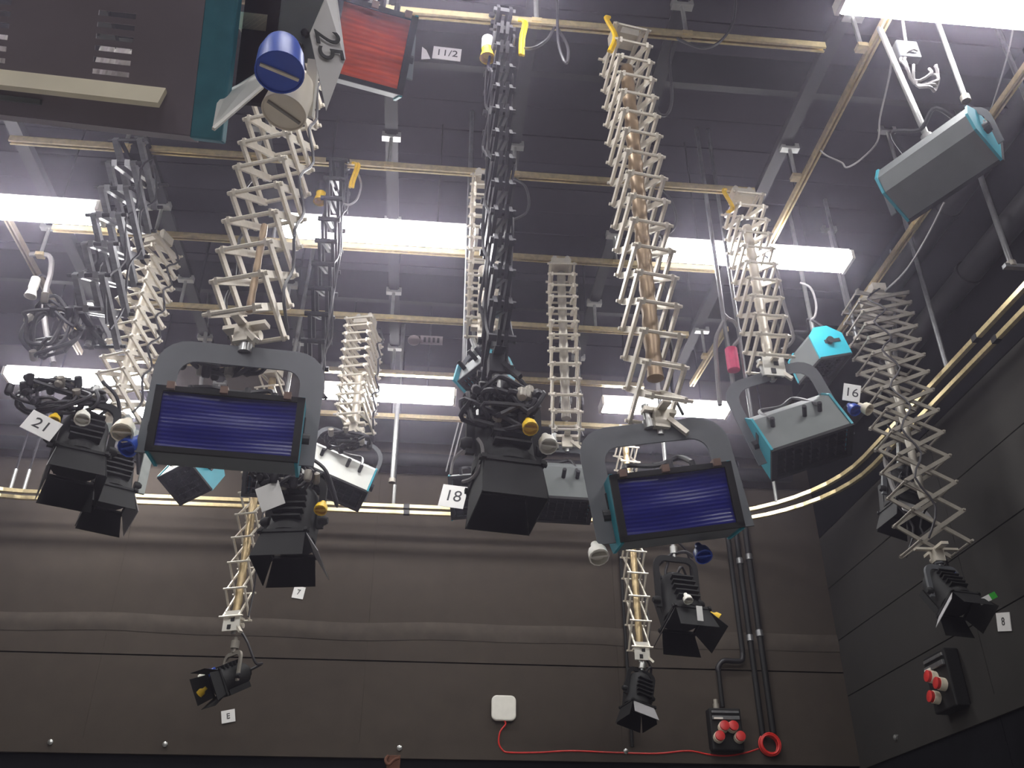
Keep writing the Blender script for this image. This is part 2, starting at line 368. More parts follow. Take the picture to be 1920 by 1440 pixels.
# ------------------------------------------------------------------ pantograph hoists
_bar_cache = {}
def unit_bar(w, t, m):
    k = (w, t, m.name)
    if k not in _bar_cache:
        _bar_cache[k] = MB().box((0, 0, .5), (t, w, 1)).mesh('scissor_bar', m)
    return _bar_cache[k]
def unit_rod(r, m):
    k = ('rod', r, m.name)
    if k not in _bar_cache:
        _bar_cache[k] = MB().tube([(-.5, 0, 0), (.5, 0, 0)], r, 6).mesh('cross_rod', m)
    return _bar_cache[k]
def pantograph(label, top, zb, rot=0, w=.2, L=.28, h0=.13, h1=.18, m=M_ALU, bw=.03, bt=.014, tube=(0.15, 1.0, .04), tube_m=M_BRASS,
               name='pantograph', clampm=M_ALU, cord=None, rod_r=.009, cables=1, head=True, group=None, end_plate=False, rodm=None):
    top = V(top)
    t = thing(name, label, 'pantograph', top, (0, 0, rad(rot)), group)
    Lz = top.z - zb - .12
    n = max(3, round(Lz / ((h0 + h1) / 2)))
    hs = [h0 + (h1 - h0) * k / max(1, n - 1) for k in range(n)]
    sc_ = Lz / sum(hs); hs = [h * sc_ for h in hs]
    zs = [-.1]
    for h in hs: zs.append(zs[-1] - h)
    hj = [hs[0]] + [(hs[k] + hs[k + 1]) / 2 for k in range(n - 1)] + [hs[-1]]
    D = [math.sqrt(max(L * L - h * h, .02 ** 2)) / 2 for h in hj]
    ub, ur = unit_bar(bw, bt, m), unit_rod(rod_r, rodm or m)
    for k in range(n):
        for sx in (-1, 1):
            for sy in (-1, 1):
                x = sx * (w / 2 + (bt * .55 if sy > 0 else -bt * .55))
                a = V((x, -sy * D[k], zs[k])); b = V((x, sy * D[k + 1], zs[k + 1])); d = b - a
                zx = V((1, 0, 0)); zz = d.normalized(); yy = zz.cross(zx)
                M = Matrix((zx, yy, zz)).transposed().to_4x4() @ Matrix.Diagonal((1, 1, d.length + bw * .6, 1)); M.translation = a - zz * bw * .3
                link('scissor_bar', ub, t, 0, M)
    S = Matrix.Diagonal((w + bt * 4, 1, 1, 1))
    for k in range(n + 1):
        for sy in (-1, 1):
            link('cross_rod', ur, t, 0, Tm(V((0, sy * D[k], zs[k]))) @ S)
    mb = MB().box((0, 0, -.03), (w * .9, .11, .07)).box((0, 0, .0), (.1, .03, .06))
    for sx in (-1, 1):
        for sy in (-1, 1): mb.lathe([(.018, -.008), (.018, .008)], 10, Tm(V((sx * .05, sy * .034, .02))) @ Rm(90, 'X'))
    for sx in (-1, 1): mb.bar((sx * w * .4, -D[0], zs[0]), (sx * w * .4, D[0], zs[0]), .02, .02)
    mb.build('trolley', clampm, t)
    if tube:
        f0, f1, r = tube
        z0, z1 = -.1 - (Lz) * f0, -.1 - Lz * f1
        prof = []; k = max(4, int((z0 - z1) / .05))
        for i in range(k + 1):
            zz = z0 + (z1 - z0) * i / k
            prof += [(r * (1 if i % 2 else .86), zz)]
        MB().lathe([(p[0], p[1]) for p in reversed(prof)], 12).build('spring_tube', tube_m, t, smooth=True)
    ze = zs[-1]
    mb = MB().box((0, 0, ze - .005), (w * .9, .05, .02)).box((0, 0, ze - .004), (.04, 1.7 * D[-1], .016)).bar((.03, -.03, ze - .05), (.1, -.06, ze - .13), .03, .02).box((0, 0, ze - .05), (.07, .07, .09)).lathe([(.022, -.02), (.022, .03)], 12, Tm(V((.05, 0, ze - .06))) @ Rm(90, 'Y'))
    mb.build('clamp_block', clampm, t)
    if end_plate:
        MB().box((0, -.05, ze - .03), (.14, .012, .16)).build('end_plate', M_WHITE, t)
        for kx, kz in ((.02, -.0), (-.02, -.06)): MB().box((kx * .6, -.058, ze - .02 + kz), (.03, .008, .035)).build('end_plate_hole', M_INK, t)
    MB().tube([(0, 0, ze - .12), (0, 0, ze - .02)], .018, 10).build('spigot', M_STEEL, t, smooth=True)
    for c in range(cables):
        pts = []; sx = (1 if c % 2 == 0 else -1)
        for k in range(n + 1):
            pts.append((sx * (w / 2 + .03) + .012 * math.sin(k * 2.1), (D[k] * .7) * (1 if k % 2 else .2) * (1 if c < 2 else -1), zs[k] + .01))
        MB().tube(smooth_path(pts, 3), .008, 5).build('power_cable', M_CABLE, t, smooth=True)
    if cord:
        cx, cyy, cl = cord
        p = smooth_path([(cx, cyy, -.02), (cx + .03 * (1 if cx > 0 else -1), cyy - .01, -.05), (cx + .01, cyy - .02, -.2), (cx - .03 * (1 if cx < 0 else -.2), cyy - .02, -cl)])
        MB().tube(p, .011, 6).tube([q + V((.018, .01, .01)) for q in p[3:]], .009, 6).build('pull_cord', M_YEL, t, smooth=True)
    return t, ze
PZ = 6.17
pantograph('cream pantograph behind the white knob, carrying the left blue gel lamp', (-.84, 3.52, PZ), 3.95, -20, w=.23, L=.31, h0=.145, h1=.185, bw=.034, tube=(.72, .96, .018), tube_m=mat('brown_tube', (148, 126, 100), .4, .35), cables=2, rod_r=.011)
pantograph('cream pantograph with a brown tube, carrying the right blue gel lamp', (1.0, 3.52, PZ), 3.62, 9, w=.17, L=.29, h0=.135, h1=.175, bw=.03, tube=(.08, .93, .04), tube_m=mat('brown_tube', (148, 126, 100), .4, .35), cord=(-.12, -.1, .34))
pantograph('ladder-like cream pantograph left of the black centre hoist', (.29, 4.77, PZ), 4.88, 0, w=.17, L=.24, h0=.085, h1=.11, tube=(.6, 1.0, .04), tube_m=M_ALU)
pantograph('cream pantograph on the rail end in front of the right light', (2.1, 4.77, PZ), 4.72, 3, w=.18, L=.27, h0=.11, h1=.15, tube=(.15, 1.0, .035), tube_m=M_ALU, cord=(-.13, -.05, .25), end_plate=True)
pantograph('slanting cream pantograph left of the left blue gel lamp', (-2.1, 5.66, PZ), 4.62, -24, w=.19, L=.3, h0=.1, h1=.14, tube=(.1, .9, .035), tube_m=M_ALU)
pantograph('compact cream pantograph in front of the rear centre light', (-.6, 6.58, PZ), 5.14, -14, w=.19, L=.36, h0=.075, h1=.09, tube=(.5, 1.0, .04), tube_m=M_ALU)
pantograph('slim cream pantograph right of the black centre hoist', (.94, 5.66, PZ), 4.62, -4, w=.17, L=.25, h0=.1, h1=.14, tube=(.0, .9, .035), tube_m=M_ALUD)
pantograph('wide pantograph of open diamonds, toned as less lit, at far right', (3.52, 5.8, PZ), 3.95, 88, w=.3, L=.42, h0=.1, h1=.235, m=M_ALUD, bw=.028, tube=(.2, .82, .03), tube_m=M_ALUD, cables=3)  # darker metal colour stands in for the weaker light on this hoist
pp = atY(457, 1060, 7.47)
pantograph('long cream pantograph low at left before the back wall', (pp.x, 7.47, PZ), 3.82, -20, w=.15, L=.27, h0=.15, h1=.235, tube=(.0, .98, .035), bw=.014, end_plate=True)
pp = atY(1187, 1035, 8.3)
pantograph('long cream pantograph under the right blue gel lamp by the conduits', (pp.x, 8.3, PZ), 3.9, 6, w=.15, L=.28, h0=.16, h1=.245, tube=(.0, .98, .035), bw=.014, end_plate=True)
pantograph('black hoist hanging down the picture centre with a yellow plug', (.275, 3.52, PZ), 3.86, 5, w=.05, L=.36, h0=.15, h1=.18, m=M_BLACKM, bw=.07, bt=.018, tube=None, clampm=M_BLACKM, cord=(.1, -.06, .34), cables=4, rod_r=.018)
pantograph('black hoist of silver tubes at left under the big softlight', (-2.02, 4.77, PZ), 4.72, -6, w=.12, L=.46, h0=.2, h1=.24, m=M_GUN, bw=.04, bt=.034, tube=None, clampm=M_BLACKM, cables=4, rod_r=.012, rodm=M_BLACKM)
pantograph('thin black hoist behind the left end of the centre light', (-.71, 4.77, PZ), 4.42, 0, w=.06, L=.36, h0=.17, h1=.2, m=M_BLACKM, bw=.03, bt=.02, tube=None, clampm=M_BLACKM, cord=(.09, -.06, .26), cables=3, rod_r=.016)

# ------------------------------------------------------------------ lamps
def cup(M, m, parent, s=1.0, big=False, name='pole_cup'):
    prof = [(.016 * s, .06 * s), (.02 * s, .03 * s), (.038 * s, .012 * s), (.042 * s, -.03 * s), (.036 * s, -.032 * s), (.033 * s, -.006 * s), (.0, -.004 * s)]
    o = MB().lathe(prof, 24 if big else 12, M).build(name, m, parent, smooth=True)
    MB().box((0, 0, -.016 * s), (.07 * s, .008 * s, .02 * s), M).build('slot_bar', m if not big else big, o)
    return o
def yoke_lines(W, top, bot, bw, r, n=5):
    o = [(-W / 2, bot)]; i = [(-W / 2 + bw, bot)]
    for k in range(n + 1):
        a = math.pi - math.pi / 2 * k / n
        o.append((-W / 2 + r + r * math.cos(a), top - r + r * math.sin(a)))
        ri = max(r - bw * .6, .02)
        i.append((-W / 2 + bw + ri + ri * math.cos(a), top - bw - ri + ri * math.sin(a)))
    o2 = [(-x, z) for x, z in reversed(o)]; i2 = [(-x, z) for x, z in reversed(i)]
    return o + o2, i + i2
def plate(parent, M, w, h, text, size=None, fold=True):
    p = MB().box((0, 0, 0), (w, h, .003), M)
    o = p.build('number_plate', M_PLATE, parent)
    if text: lettering(text, size or h * .7, M @ Tm(V((0, 0, .002))), o, name='number')
    return o
def fresnel(label, P, yaw=0, tilt=35, s=1.0, roll=0, leaf=(25, 25, 25, 25), leafm=None, cups=(), number=None, yokem=M_BLACK, pole=None, group=None, body=M_BLACK, drop=.3, spig=.1, yw=.35, ybar=.04):
    t = thing('fresnel_spotlight', label, 'spotlight', P, (0, rad(roll), rad(yaw)), group)
    S = Matrix.Scale(s, 4)
    if pole: MB().tube([(0, 0, -.02), (0, 0, pole - P.z)], .018, 10).build('hanging_pole', M_STEEL, t, smooth=True)
    MB().tube([(0, 0, .0), (0, 0, -spig * s - .005)], .018, 10).lathe([(.032, -.03), (.032, .03)], 12, Tm(V((0, 0, -spig * s * .5)))).build('spigot', M_STEEL if yokem is M_BLACK else yokem, t, smooth=True)
    top = -spig * s
    W = yw
    o, i = yoke_lines(W * s, 0, -drop * s - .05 * s, ybar * s, (.08 if yw < .4 else .16) * s)
    o = [(x, z + top) for x, z in o]; i = [(x, z + top) for x, z in i]
    MB().strip(o, i, -.012 * s, .012 * s).build('yoke', yokem, t)
    piv = V((0, 0, top - drop * s))
    B = Tm(piv) @ Rm(tilt, 'X') @ S
    LY = B @ Rm(90, 'X')          # lathe axis z -> -Y (front)
    MB().lathe([(.06, -.2), (.105, -.19), (.13, -.14), (.135, .1), (.148, .105), (.148, .15), (.12, .155)], 24, LY).box((0, .02, -.13), (.2, .26, .06), B).build('housing', body, t, smooth=True, bevel=0)
    for k in range(5): MB().box((0, -.07 + k * .045, .135), (.19 - abs(k - 2) * .012, .012, .05), B).build('cooling_fin', body, t)
    MB().lathe([(.0, .128), (.06, .124), (.118, .11)], 20, LY).build('lens', M_LENS, t, smooth=True)
    MB().lathe([(.062, -.235), (.062, -.2)], 16, LY).build('rear_cap', body, t, smooth=True)
    a = .13
    fr = MB()
    for k in range(4): fr.box((0, -.162, a), (.3, .02, .02), B @ Rm(90 * k, 'Y'))
    fr.build('accessory_frame', body, t)
    for k in range(4):
        A = B @ Rm(90 * k, 'Y') @ Tm(V((0, -.172, a))) @ Rm(-leaf[k], 'X')
        w0, w1, ln = .25, .29, .17
        MB().prism([(-w0 / 2, 0), (w0 / 2, 0), (w1 / 2, -ln), (-w1 / 2, -ln)], -.002, .002, A, 'z').build('barn_door', (leafm[k] if leafm and leafm[k] else body), t)
    for sx in (-1, 1):
        MB().lathe([(.03, 0), (.03, .03), (.018, .05)], 12, Tm(piv + V((sx * .15 * s, 0, 0))) @ Rm(90 * sx, 'Y') @ S).build('tilt_knob', body, t, smooth=True)
    p = smooth_path([B @ V((.03, .2, 0)), B @ V((.12, .34, .02)), piv + V((.2 * s, .16 * s, .16 * s)), V((.14 * s, .05, top + .06)), V((.02, .02, .05))])
    MB().tube(p, .011, 6).build('power_cable', M_CABLE, t, smooth=True)
    for c in cups:
        m, off, ax = c[0], V(c[1]), V(c[2])
        cup(Fm(frame(-ax), piv + off), m, t, c[3] if len(c) > 3 else 1.0)
    if number:
        txt, off, w, h, Mr = number
        plate(t, Tm(piv + V(off)) @ Mr, w, h, txt)
    return t
FACE = Rm(90, 'X')    # plate facing -Y (towards the viewer), text upright
def softlight(label, P, yaw=0, tilt=10, roll=0, W=.6, Hh=.3, gel=None, yoke=True, yW=.13, yb=.085, drop=.37, cups=(), number=None, front=M_HOUSE, pole=None, endm=M_TEAL, spig=.03, D=.26, group=None, posts=True, ek=1.06):
    t = thing('softlight', label, 'softlight', P, (0, rad(roll), rad(yaw)), group)
    if pole: MB().tube([(0, 0, -.02), (0, 0, pole - P.z)], .018, 10).build('hanging_pole', M_STEEL, t, smooth=True)
    piv = V((0, 0, -spig - drop))
    if yoke:
        o, i = yoke_lines(W + yW, -spig, -spig - drop - .12, yb, .13)
        MB().strip(o, i, -.004, .004).build('yoke', M_YOKE, t)
        MB().tube([(0, 0, .06), (0, 0, -spig - .03)], .018, 10).lathe([(.03, -.02), (.03, .02)], 12, Tm(V((0, 0, -spig - .01)))).build('spigot', M_STEEL, t, smooth=True)
    B = Tm(piv) @ Rm(tilt, 'X')
    h = Hh / 2
    pol = [(-D * .45, h), (D * .25, h), (D * .55, h * .3), (D * .55, -h * .5), (D * .3, -h), (-D * .45, -h)]
    # sheet-metal shell without the mouth side
    mb = MB(); n = len(pol); th = .006
    for k in range(n - 1):
        (y0, z0), (y1, z1) = pol[k], pol[k + 1]
        mb.prism([(y0, z0), (y1, z1), (y1 * .96, z1 * .94), (y0, z0 * .94)], -W / 2, W / 2, B, 'x')
    mb.build('housing', front, t)
    for sx in (-1, 1):
        c = [(y * ek, z * ek) for y, z in pol]
        e = MB().prism(c, sx * (W / 2 + .001), sx * (W / 2 + .014), B, 'x').build('end_plate', endm, t)
        MB().box((sx * (W / 2 + .016), .01, .03), (.006, .03, Hh * .5), B).lathe([(.03, 0), (.03, .03)], 12, B @ Tm(V((sx * (W / 2 + .014), .01, 0))) @ Rm(90 * sx, 'Y')).build('pivot_slot', M_INK, e)
    MB().box((0, D * .3, 0), (W - .02, .004, Hh - .08), B).build('reflector', M_BLACK if not gel else M_STEEL, t)
    yf = -D * .45
    mb = MB()
    for z in (h - .008, -h + .008): mb.box((0, yf - .01, z), (W + .03, .02, .022), B)
    for x in (-1, 1): mb.box((x * W / 2, yf - .01, 0), (.03, .02, Hh), B)
    mb.build('gel_frame', M_BLACK, t)
    if gel:
        ny, nx = 90, 16; vs = []
        for a in range(ny + 1):
            for b in range(nx + 1):
                u, v = a / ny, b / nx
                vs.append(((v - .5) * (W - .03), yf - .004 + (.0004 * math.sin(u * 95 + 1.5 * math.sin(v * 4))) + .0035 * math.sin(v * 6 + u * 5) + .002 * math.sin(u * 13 - v * 2), (u - .5) * (Hh - .03)))
        fs = [(a * (nx + 1) + b, a * (nx + 1) + b + 1, (a + 1) * (nx + 1) + b + 1, (a + 1) * (nx + 1) + b) for a in range(ny) for b in range(nx)]
        MB().add(vs, fs, B).build('gel', gel, t, smooth=True)
        for x in (-.42, -.05, .4):
            MB().box((x * W, yf - .015, h), (.03, .05, .03), B).build('clip', mat('clip_brass', (120, 96, 84), .5, .2), t)
    else:
        for k in range(6): MB().box((0, yf + .02, -h + Hh * (k + .5) / 6), (W - .03, .05, .003), B).build('louvre_blade', M_BLACK, t)
        for k in range(9): MB().box((-W / 2 + W * (k + .5) / 9, yf + .02, 0), (.003, .05, Hh - .02), B).build('louvre_blade', M_BLACK, t)
    if posts:   # ballast cables and sockets on top of the housing
        for k, (x, l) in enumerate(((-.2, .1), (.05, .12), (.17, .1))):
            MB().tube([B @ V((x * W / .6, 0, h)), B @ V((x * W / .6, .01, h + l * .6))], .014, 8).build('socket', M_BLACKM, t, smooth=True)
        p = smooth_path([B @ V((-.2 * W / .6, 0, h + .05)), piv + V((-.12, .08, h + .12)), piv + V((.0, .05, h + .09)), piv + V((.12, .1, h + .14)), B @ V((.17 * W / .6, 0, h + .05))])
        MB().tube(p, .012, 6).build('power_cable', M_CABLE, t, smooth=True)
    for c in cups:
        m, off, ax = c[0], V(c[1]), V(c[2])
        cup(Fm(frame(-ax), piv + off), m, t, c[3] if len(c) > 3 else 1.0)
    if number:
        txt, off, w, hh, Mr = number
        plate(t, Tm(piv + V(off)) @ Mr, w, hh, txt)
    return t
DN = (0, -.5, -.8)
softlight('left softlight with a deep blue gel and wide grey yoke', atY(462, 640, 3.52), yaw=5, tilt=10, W=.56, Hh=.27, gel=M_BLUEGEL, drop=.43, yW=.15, yb=.1, cups=[(M_OFFW, (-.41, -.02, -.03), DN, 1.1), (M_BLUE, (-.38, .02, -.08), (-.3, -.5, -.8), 1.0)])
softlight('right softlight with a bright blue gel and wide grey yoke', atY(1214, 782, 3.52), yaw=-4, tilt=10, roll=-8, W=.48, Hh=.27, gel=M_BLUEGEL, drop=.41, yW=.18, yb=.1, cups=[(M_WHITE, (-.34, -.02, -.16), DN, 1.0), (M_BLUE, (.1, .05, -.19), DN, .9)])
softlight('softlight with a creased orange gel near the 11/2 sign', atY(700, 8, 2.9), yaw=14, tilt=42, W=.33, Hh=.34, gel=M_ORGEL, drop=.3, pole=6.2, spig=.02, yb=.07, yW=.1)
softlight('grey softlight with teal ends on the right front pantograph', atY(1430, 690, 4.77), yaw=-12, tilt=74, roll=-17, W=.48, Hh=.26, D=.36, drop=.46, yb=.07, cups=[(M_BLUE, (.34, -.08, .0), DN, .9), (M_OFFW, (.4, -.1, -.03), (.3, -.4, -.8), .9)], number=('16', (.4, -.04, .12), .1, .12, Rm(12, 'Y') @ FACE @ Rm(-20, 'Z')))
softlight('grey softlight with teal ends tilted on the compact cream pantograph', atY(668, 812, 6.58), yaw=14, tilt=74, roll=17, W=.5, Hh=.24, D=.32, front=M_SILVER, drop=.36, yb=.03, yW=.06)
softlight('teal ended softlight tilted on the ladder-like pantograph', atY(890, 648, 4.77), yaw=-42, tilt=60, roll=-20, W=.22, Hh=.2, drop=.22, yb=.03, ek=1.3)
softlight('grey softlight on the slim cream pantograph, half hidden by the black lamp', atY(1040, 828, 5.66), yaw=0, tilt=76, roll=1, W=.46, Hh=.26, D=.36, drop=.33, yb=.05)
softlight('softlight bearing plate 18 behind the black centre lamp', atY(902, 858, 6.9), yaw=-8, tilt=30, roll=-4, W=.5, Hh=.34, drop=.3, pole=7.27, yoke=False, number=('18', (-.225, -.24, -.11), .2, .2, Rm(-8, 'X') @ FACE @ Rm(-14, 'Z')))
softlight('white topped softlight with a pale teal end below the left blue lamp', atY(368, 816, 7.3), yaw=-38, tilt=58, roll=-8, W=.34, Hh=.3, D=.28, front=M_SILVER, drop=.36, pole=7.27, yoke=False)
softlight('dark softlight with a teal corner under the left blue lamp', atY(516, 850, 7.0), yaw=0, tilt=30, roll=2, W=.36, Hh=.28, drop=.2, pole=7.27, yoke=False)
softlight('end-on softlight showing its teal slotted end beside the wide pantograph', atY(1525, 622, 6.0), yaw=95, tilt=74, roll=0, W=.36, Hh=.28, drop=.2, pole=7.27, yoke=False)
softlight('teal ended softlight on a pole at the upper right corner', atY(1735, 250, 3.3), yaw=122, tilt=30, roll=4, W=.5, Hh=.27, drop=.2, yoke=True, yb=.03, pole=6.2)
LD = (-.2, -.45, -.85)
fresnel('big black spotlight pointing steeply down at picture centre', atY(945, 705, 3.52), yaw=10, tilt=80, s=.95, leaf=(3, 4, 10, 4), cups=[(M_YEL, (.05, -.22, .0), DN, .8), (M_WHITE, (.14, -.17, -.04), DN, .95)], drop=.28)
fresnel('black spotlight bearing plate 21 under the left hoist', atY(182, 724, 4.77), yaw=25, tilt=70, s=.95, leaf=(8, 8, 14, 8), leafm=(None, None, None, M_LITLEAF), cups=[(M_WHITE, (-.04, -.2, .07), DN, 1.0), (M_YEL, (-.17, -.2, .02), DN, .8)], number=('21', (-.22, -.24, -.05), .16, .13, Rm(-10, 'X') @ FACE @ Rm(-18, 'Z')))
fresnel('black spotlight in a light grey curved yoke at left', atY(240, 778, 5.66), yaw=30, tilt=72, s=.92, leaf=(8, 12, 14, 8), yokem=mat('pale_grey_yoke', (170, 176, 172), .5), leafm=(None, M_LITLEAF, None, None), cups=[(M_BLUE, (-.2, -.15, .1), DN, .8)], drop=.42, yw=.46, ybar=.06)
fresnel('black spotlight with a blank white plate under the thin black hoist', atY(566, 868, 4.77), yaw=-10, tilt=76, s=.92, leaf=(8, 34, 14, 8), leafm=(None, M_LITLEAF, None, None), cups=[(M_YEL, (.17, -.1, .03), DN, .85)], number=(None, (-.08, -.2, .06), .13, .13, Rm(15, 'X') @ FACE @ Rm(20, 'Z')), pole=4.5, drop=.28)
fresnel('small black spotlight with blue and yellow cups low at left', atY(443, 1195, 7.47), yaw=-50, tilt=30, s=.72, leaf=(25, 25, 20, 35), yokem=M_ALUD, cups=[(M_BLUE, (-.13, -.1, .05), (-.7, -.3, -.6), .8), (M_WHITE, (-.17, -.14, .02), (-.7, -.3, -.6), .7), (M_YEL, (-.14, -.14, -.1), (-.7, -.3, -.6), .8)], drop=.28, spig=.16)
fresnel('black spotlight with one wide barn door toned as if lit beside the conduits', atY(1206, 1240, 8.3), yaw=18, tilt=82, roll=14, s=.82, leaf=(28, 12, 10, 12), leafm=(M_LITLEAF, None, None, None), drop=.26)
fresnel('black spotlight with a white cup hanging below the right blue lamp', atY(1262, 1020, 7.0), yaw=12, tilt=66, s=1.1, leaf=(8, 34, 14, 34), cups=[(M_WHITE, (-.06, -.26, -.06), DN, .9), (M_YEL, (.26, -.1, -.12), (.7, -.3, -.5), .9)], number=(None, (.02, -.28, -.18), .05, .13, FACE), pole=7.27, drop=.34)
gt = fresnel('black spotlight with a green tag under the wide pantograph', V((3.52, 5.8, 3.93)), yaw=12, tilt=56, s=.8, leaf=(10, 30, 20, 40), leafm=(None, None, None, M_LITLEAF), cups=[(M_BLUE, (.08, 0, .14), DN, .7)], number=(None, (.11, -.2, -.1), .11, .04, FACE @ Rm(25, 'Z')), drop=.24, yokem=M_YOKE, spig=.1)
MB().box((0, 0, 0), (.06, .04, .004), Tm(V((.185, -.2, -.1 - .1 * .8 - .24 * .8 + .035))) @ FACE @ Rm(25, 'Z')).build('green_tag', mat('green_tape', (60, 170, 60), .5), gt)
fresnel('spotlight with a large barn door toned as if lit, left of the wide pantograph', atX(1686, 868, 3.72), yaw=10, tilt=84, roll=12, s=.9, leaf=(24, 12, 12, 12), leafm=(M_LITLEAF, None, None, None), drop=.22, yokem=M_YOKE, pole=7.27)

# ------------------------------------------------------------------ big softlight at upper left, close to the viewer
cam_rot = Matrix((_R, _U, -_F)).transposed()
def camM(px, py, d, rx=0, ry=0, rz=0):
    return Tm(atD(px, py, d)) @ cam_rot.to_4x4() @ Rm(rz, 'Z') @ Rm(ry, 'Y') @ Rm(rx, 'X')
DA = 1.9; k = DA / F_PX
A = thing('softlight', 'big grey softlight with slots and a teal end at the upper left', 'softlight', M=camM(210, 110, DA, 0, 0, -6.5))
def q(px, py): return ((px - 210) * k, (110 - py) * k)
mb = MB()
def rect(x0, y0, x1, y1, z=0, t=.003):
    (a, b), (c, d) = q(x0, y0), q(x1, y1); mb.box(((a + c) / 2, (b + d) / 2, z), (abs(c - a), abs(d - b), t))
ROWS = [27, 49, 71, 93, 115, 137]
for x0, x1, slot in ((-190, -55, 0), (-55, 12, 1), (12, 176, 0), (176, 246, 1), (246, 372, 0)):
    if not slot: rect(x0, -110, x1, 236)
    else:
        e = [-110] + [v for r in ROWS for v in (r - 5, r + 5)] + [236]
        for a, b in zip(e[::2], e[1::2]): rect(x0, a, x1, b)
(a, b) = q(-190, -110); (c, d) = q(372, 236)
mb.box(((a + c) / 2, d, -.025), (c - a, .004, .05)); mb.box((a, (b + d) / 2, -.025), (.004, b - d, .05))
mb.build('housing', mat('warm_grey_housing', (138, 128, 136), .6, 0, .06, 6), A)
for cx in (-22, 211):
    mb = MB(); vs, fs = [], []; nx, ny = 24, 12
    for i in range(nx + 1):
        for j in range(ny + 1):
            X, Yy = q(cx - 50 + 100 * i / nx, 60 + 100 * j / ny)
            vs.append((X, Yy, -.02 - .012 * abs(math.sin(i * .9)) - .04 * (1 - j / ny)))
    for i in range(nx):
        for j in range(ny): fs.append((i * (ny + 1) + j, (i + 1) * (ny + 1) + j, (i + 1) * (ny + 1) + j + 1, i * (ny + 1) + j + 1))
    mb.add(vs, fs).build('reflector', mat('crinkled_foil', (240, 240, 236), .18, .9), A)
(a, b), (c, d) = q(-190, 160), q(320, 194)
MB().box((0, 0, 0), (c - a, .05, .012), Tm(V(((a + c) / 2, (b + d) / 2, .02))) @ Rm(-38, 'X')).build('cream_lip', M_CREAM, A)
mb = MB(); rect(-190, 203, 90, 212, .006, .008); mb.build('lower_lip', M_HOUSE, A)
mb = MB(); rect(370, -110, 432, 240, -.014, .03); mb.build('end_plate', mat('dusky_teal', (70, 140, 156), .5), A, bevel=.004)
mb = MB(); rect(432, -110, 500, 150, -.06, .03); mb.build('shade_panel', M_DARK, A)  # dark sheet standing in for the shadow beside the end plate
mb = MB(); rect(425, -20, 478, 12, -.06, .03); mb.build('corner_flange', M_CREAM, A)
mb = MB(); rect(488, -110, 606, 62, -.05, .006); mb.build('bracket_plate', M_HOUSE, A)
Ai = A.matrix_world.inverted()
for bx, by in ((547, 10), (538, 37)):
    MB().lathe([(.009, 0), (.009, .012), (.006, .015)], 8, Tm(V(q(bx + 8, by - 2) + (-.047,)))).build('bolt', M_BLACKM, A, smooth=True)
mb = MB(); rect(570, 62, 590, 170, -.03, .02); mb.build('cup_stem', M_WHITE, A)
# bright-edged flap
pts = [Ai @ atD(400, 242, 1.74), Ai @ atD(492, 163, 1.86), Ai @ atD(482, 138, 1.95), Ai @ atD(428, 172, 1.95), Ai @ atD(408, 196, 1.88)]
nrm = (pts[1] - pts[0]).cross(pts[3] - pts[0]).normalized() * .003
MB().add([p for p in pts] + [p + nrm for p in pts], [(0, 1, 2, 3, 4), (9, 8, 7, 6, 5)] + [(i, i + 5, (i + 1) % 5 + 5, (i + 1) % 5) for i in range(5)]).build('barn_door', M_SILVER, A)
MB().bar(pts[0], pts[1], .006, .006).build('barn_door_edge', M_WHITE, A)
def cam_cup(bx, by, mx, my, d0, d1, s, m, barm):
    b, e = Ai @ atD(bx, by, d0), Ai @ atD(mx, my, d1)
    L = (b - e).length / s
    fr = frame(b - e)
    prof = [(.02, L), (.034, L - .004), (.043, L * .6), (.046, .0), (.043, -.001), (.042, .003), (.0, .004)]
    M = Fm(fr, e) @ Matrix.Scale(s, 4)
    o = MB().lathe(list(reversed(prof)), 32, M).build('pole_cup', m, A, smooth=True)
    MB().box((0, 0, .002), (.075, .006, .006), M @ Rm(35, 'Z')).build('slot_bar', barm, o)
cam_cup(529, 86, 524, 136, 1.80, 1.745, 1.0, M_BLUE, M_OFFW)
cam_cup(558, 152, 532, 211, 1.90, 1.84, .98, M_OFFW, M_ALUD)
# folded number plate 25 hanging beside the cups
pl = [Ai @ atD(x, y, d) for x, y, d in ((611, -8, 1.66), (581, 62, 1.62), (612, 207, 1.58), (648, 110, 1.64), (632, -8, 1.70))]
nrm = (pl[2] - pl[1]).cross(pl[3] - pl[1]).normalized() * -.002
pn = MB().add([p for p in pl] + [p + nrm for p in pl], [(0, 1, 2, 3, 4), (9, 8, 7, 6, 5)] + [(i, i + 5, (i + 1) % 5 + 5, (i + 1) % 5) for i in range(5)]).build('number_plate', M_PLATE, A)
ux = (pl[2] - pl[1]).normalized(); nz_ = (pl[2] - pl[1]).cross(pl[3] - pl[1]).normalized()
if nz_.dot((Ai @ EYEV) - pl[2]) < 0: nz_ = -nz_
uy = nz_.cross(ux)
ctr = Ai @ atD(614, 88, 1.63)
ctr += nz_ * (nz_.dot(pl[1] - ctr) + .003)
lettering('25', .066, Matrix((ux, uy, nz_)).transposed().to_4x4().__class__(Fm(Matrix((ux, uy, nz_)).transposed(), ctr)), pn, name='number')
MB().tube([Ai @ atD(300, -100, 1.95), Ai @ (atD(300, -100, 1.95) * 1.0 + V((0, 0, 6.2 - atD(300, -100, 1.95).z)))], .02, 8).build('hanging_pole', M_STEEL, A, smooth=True)

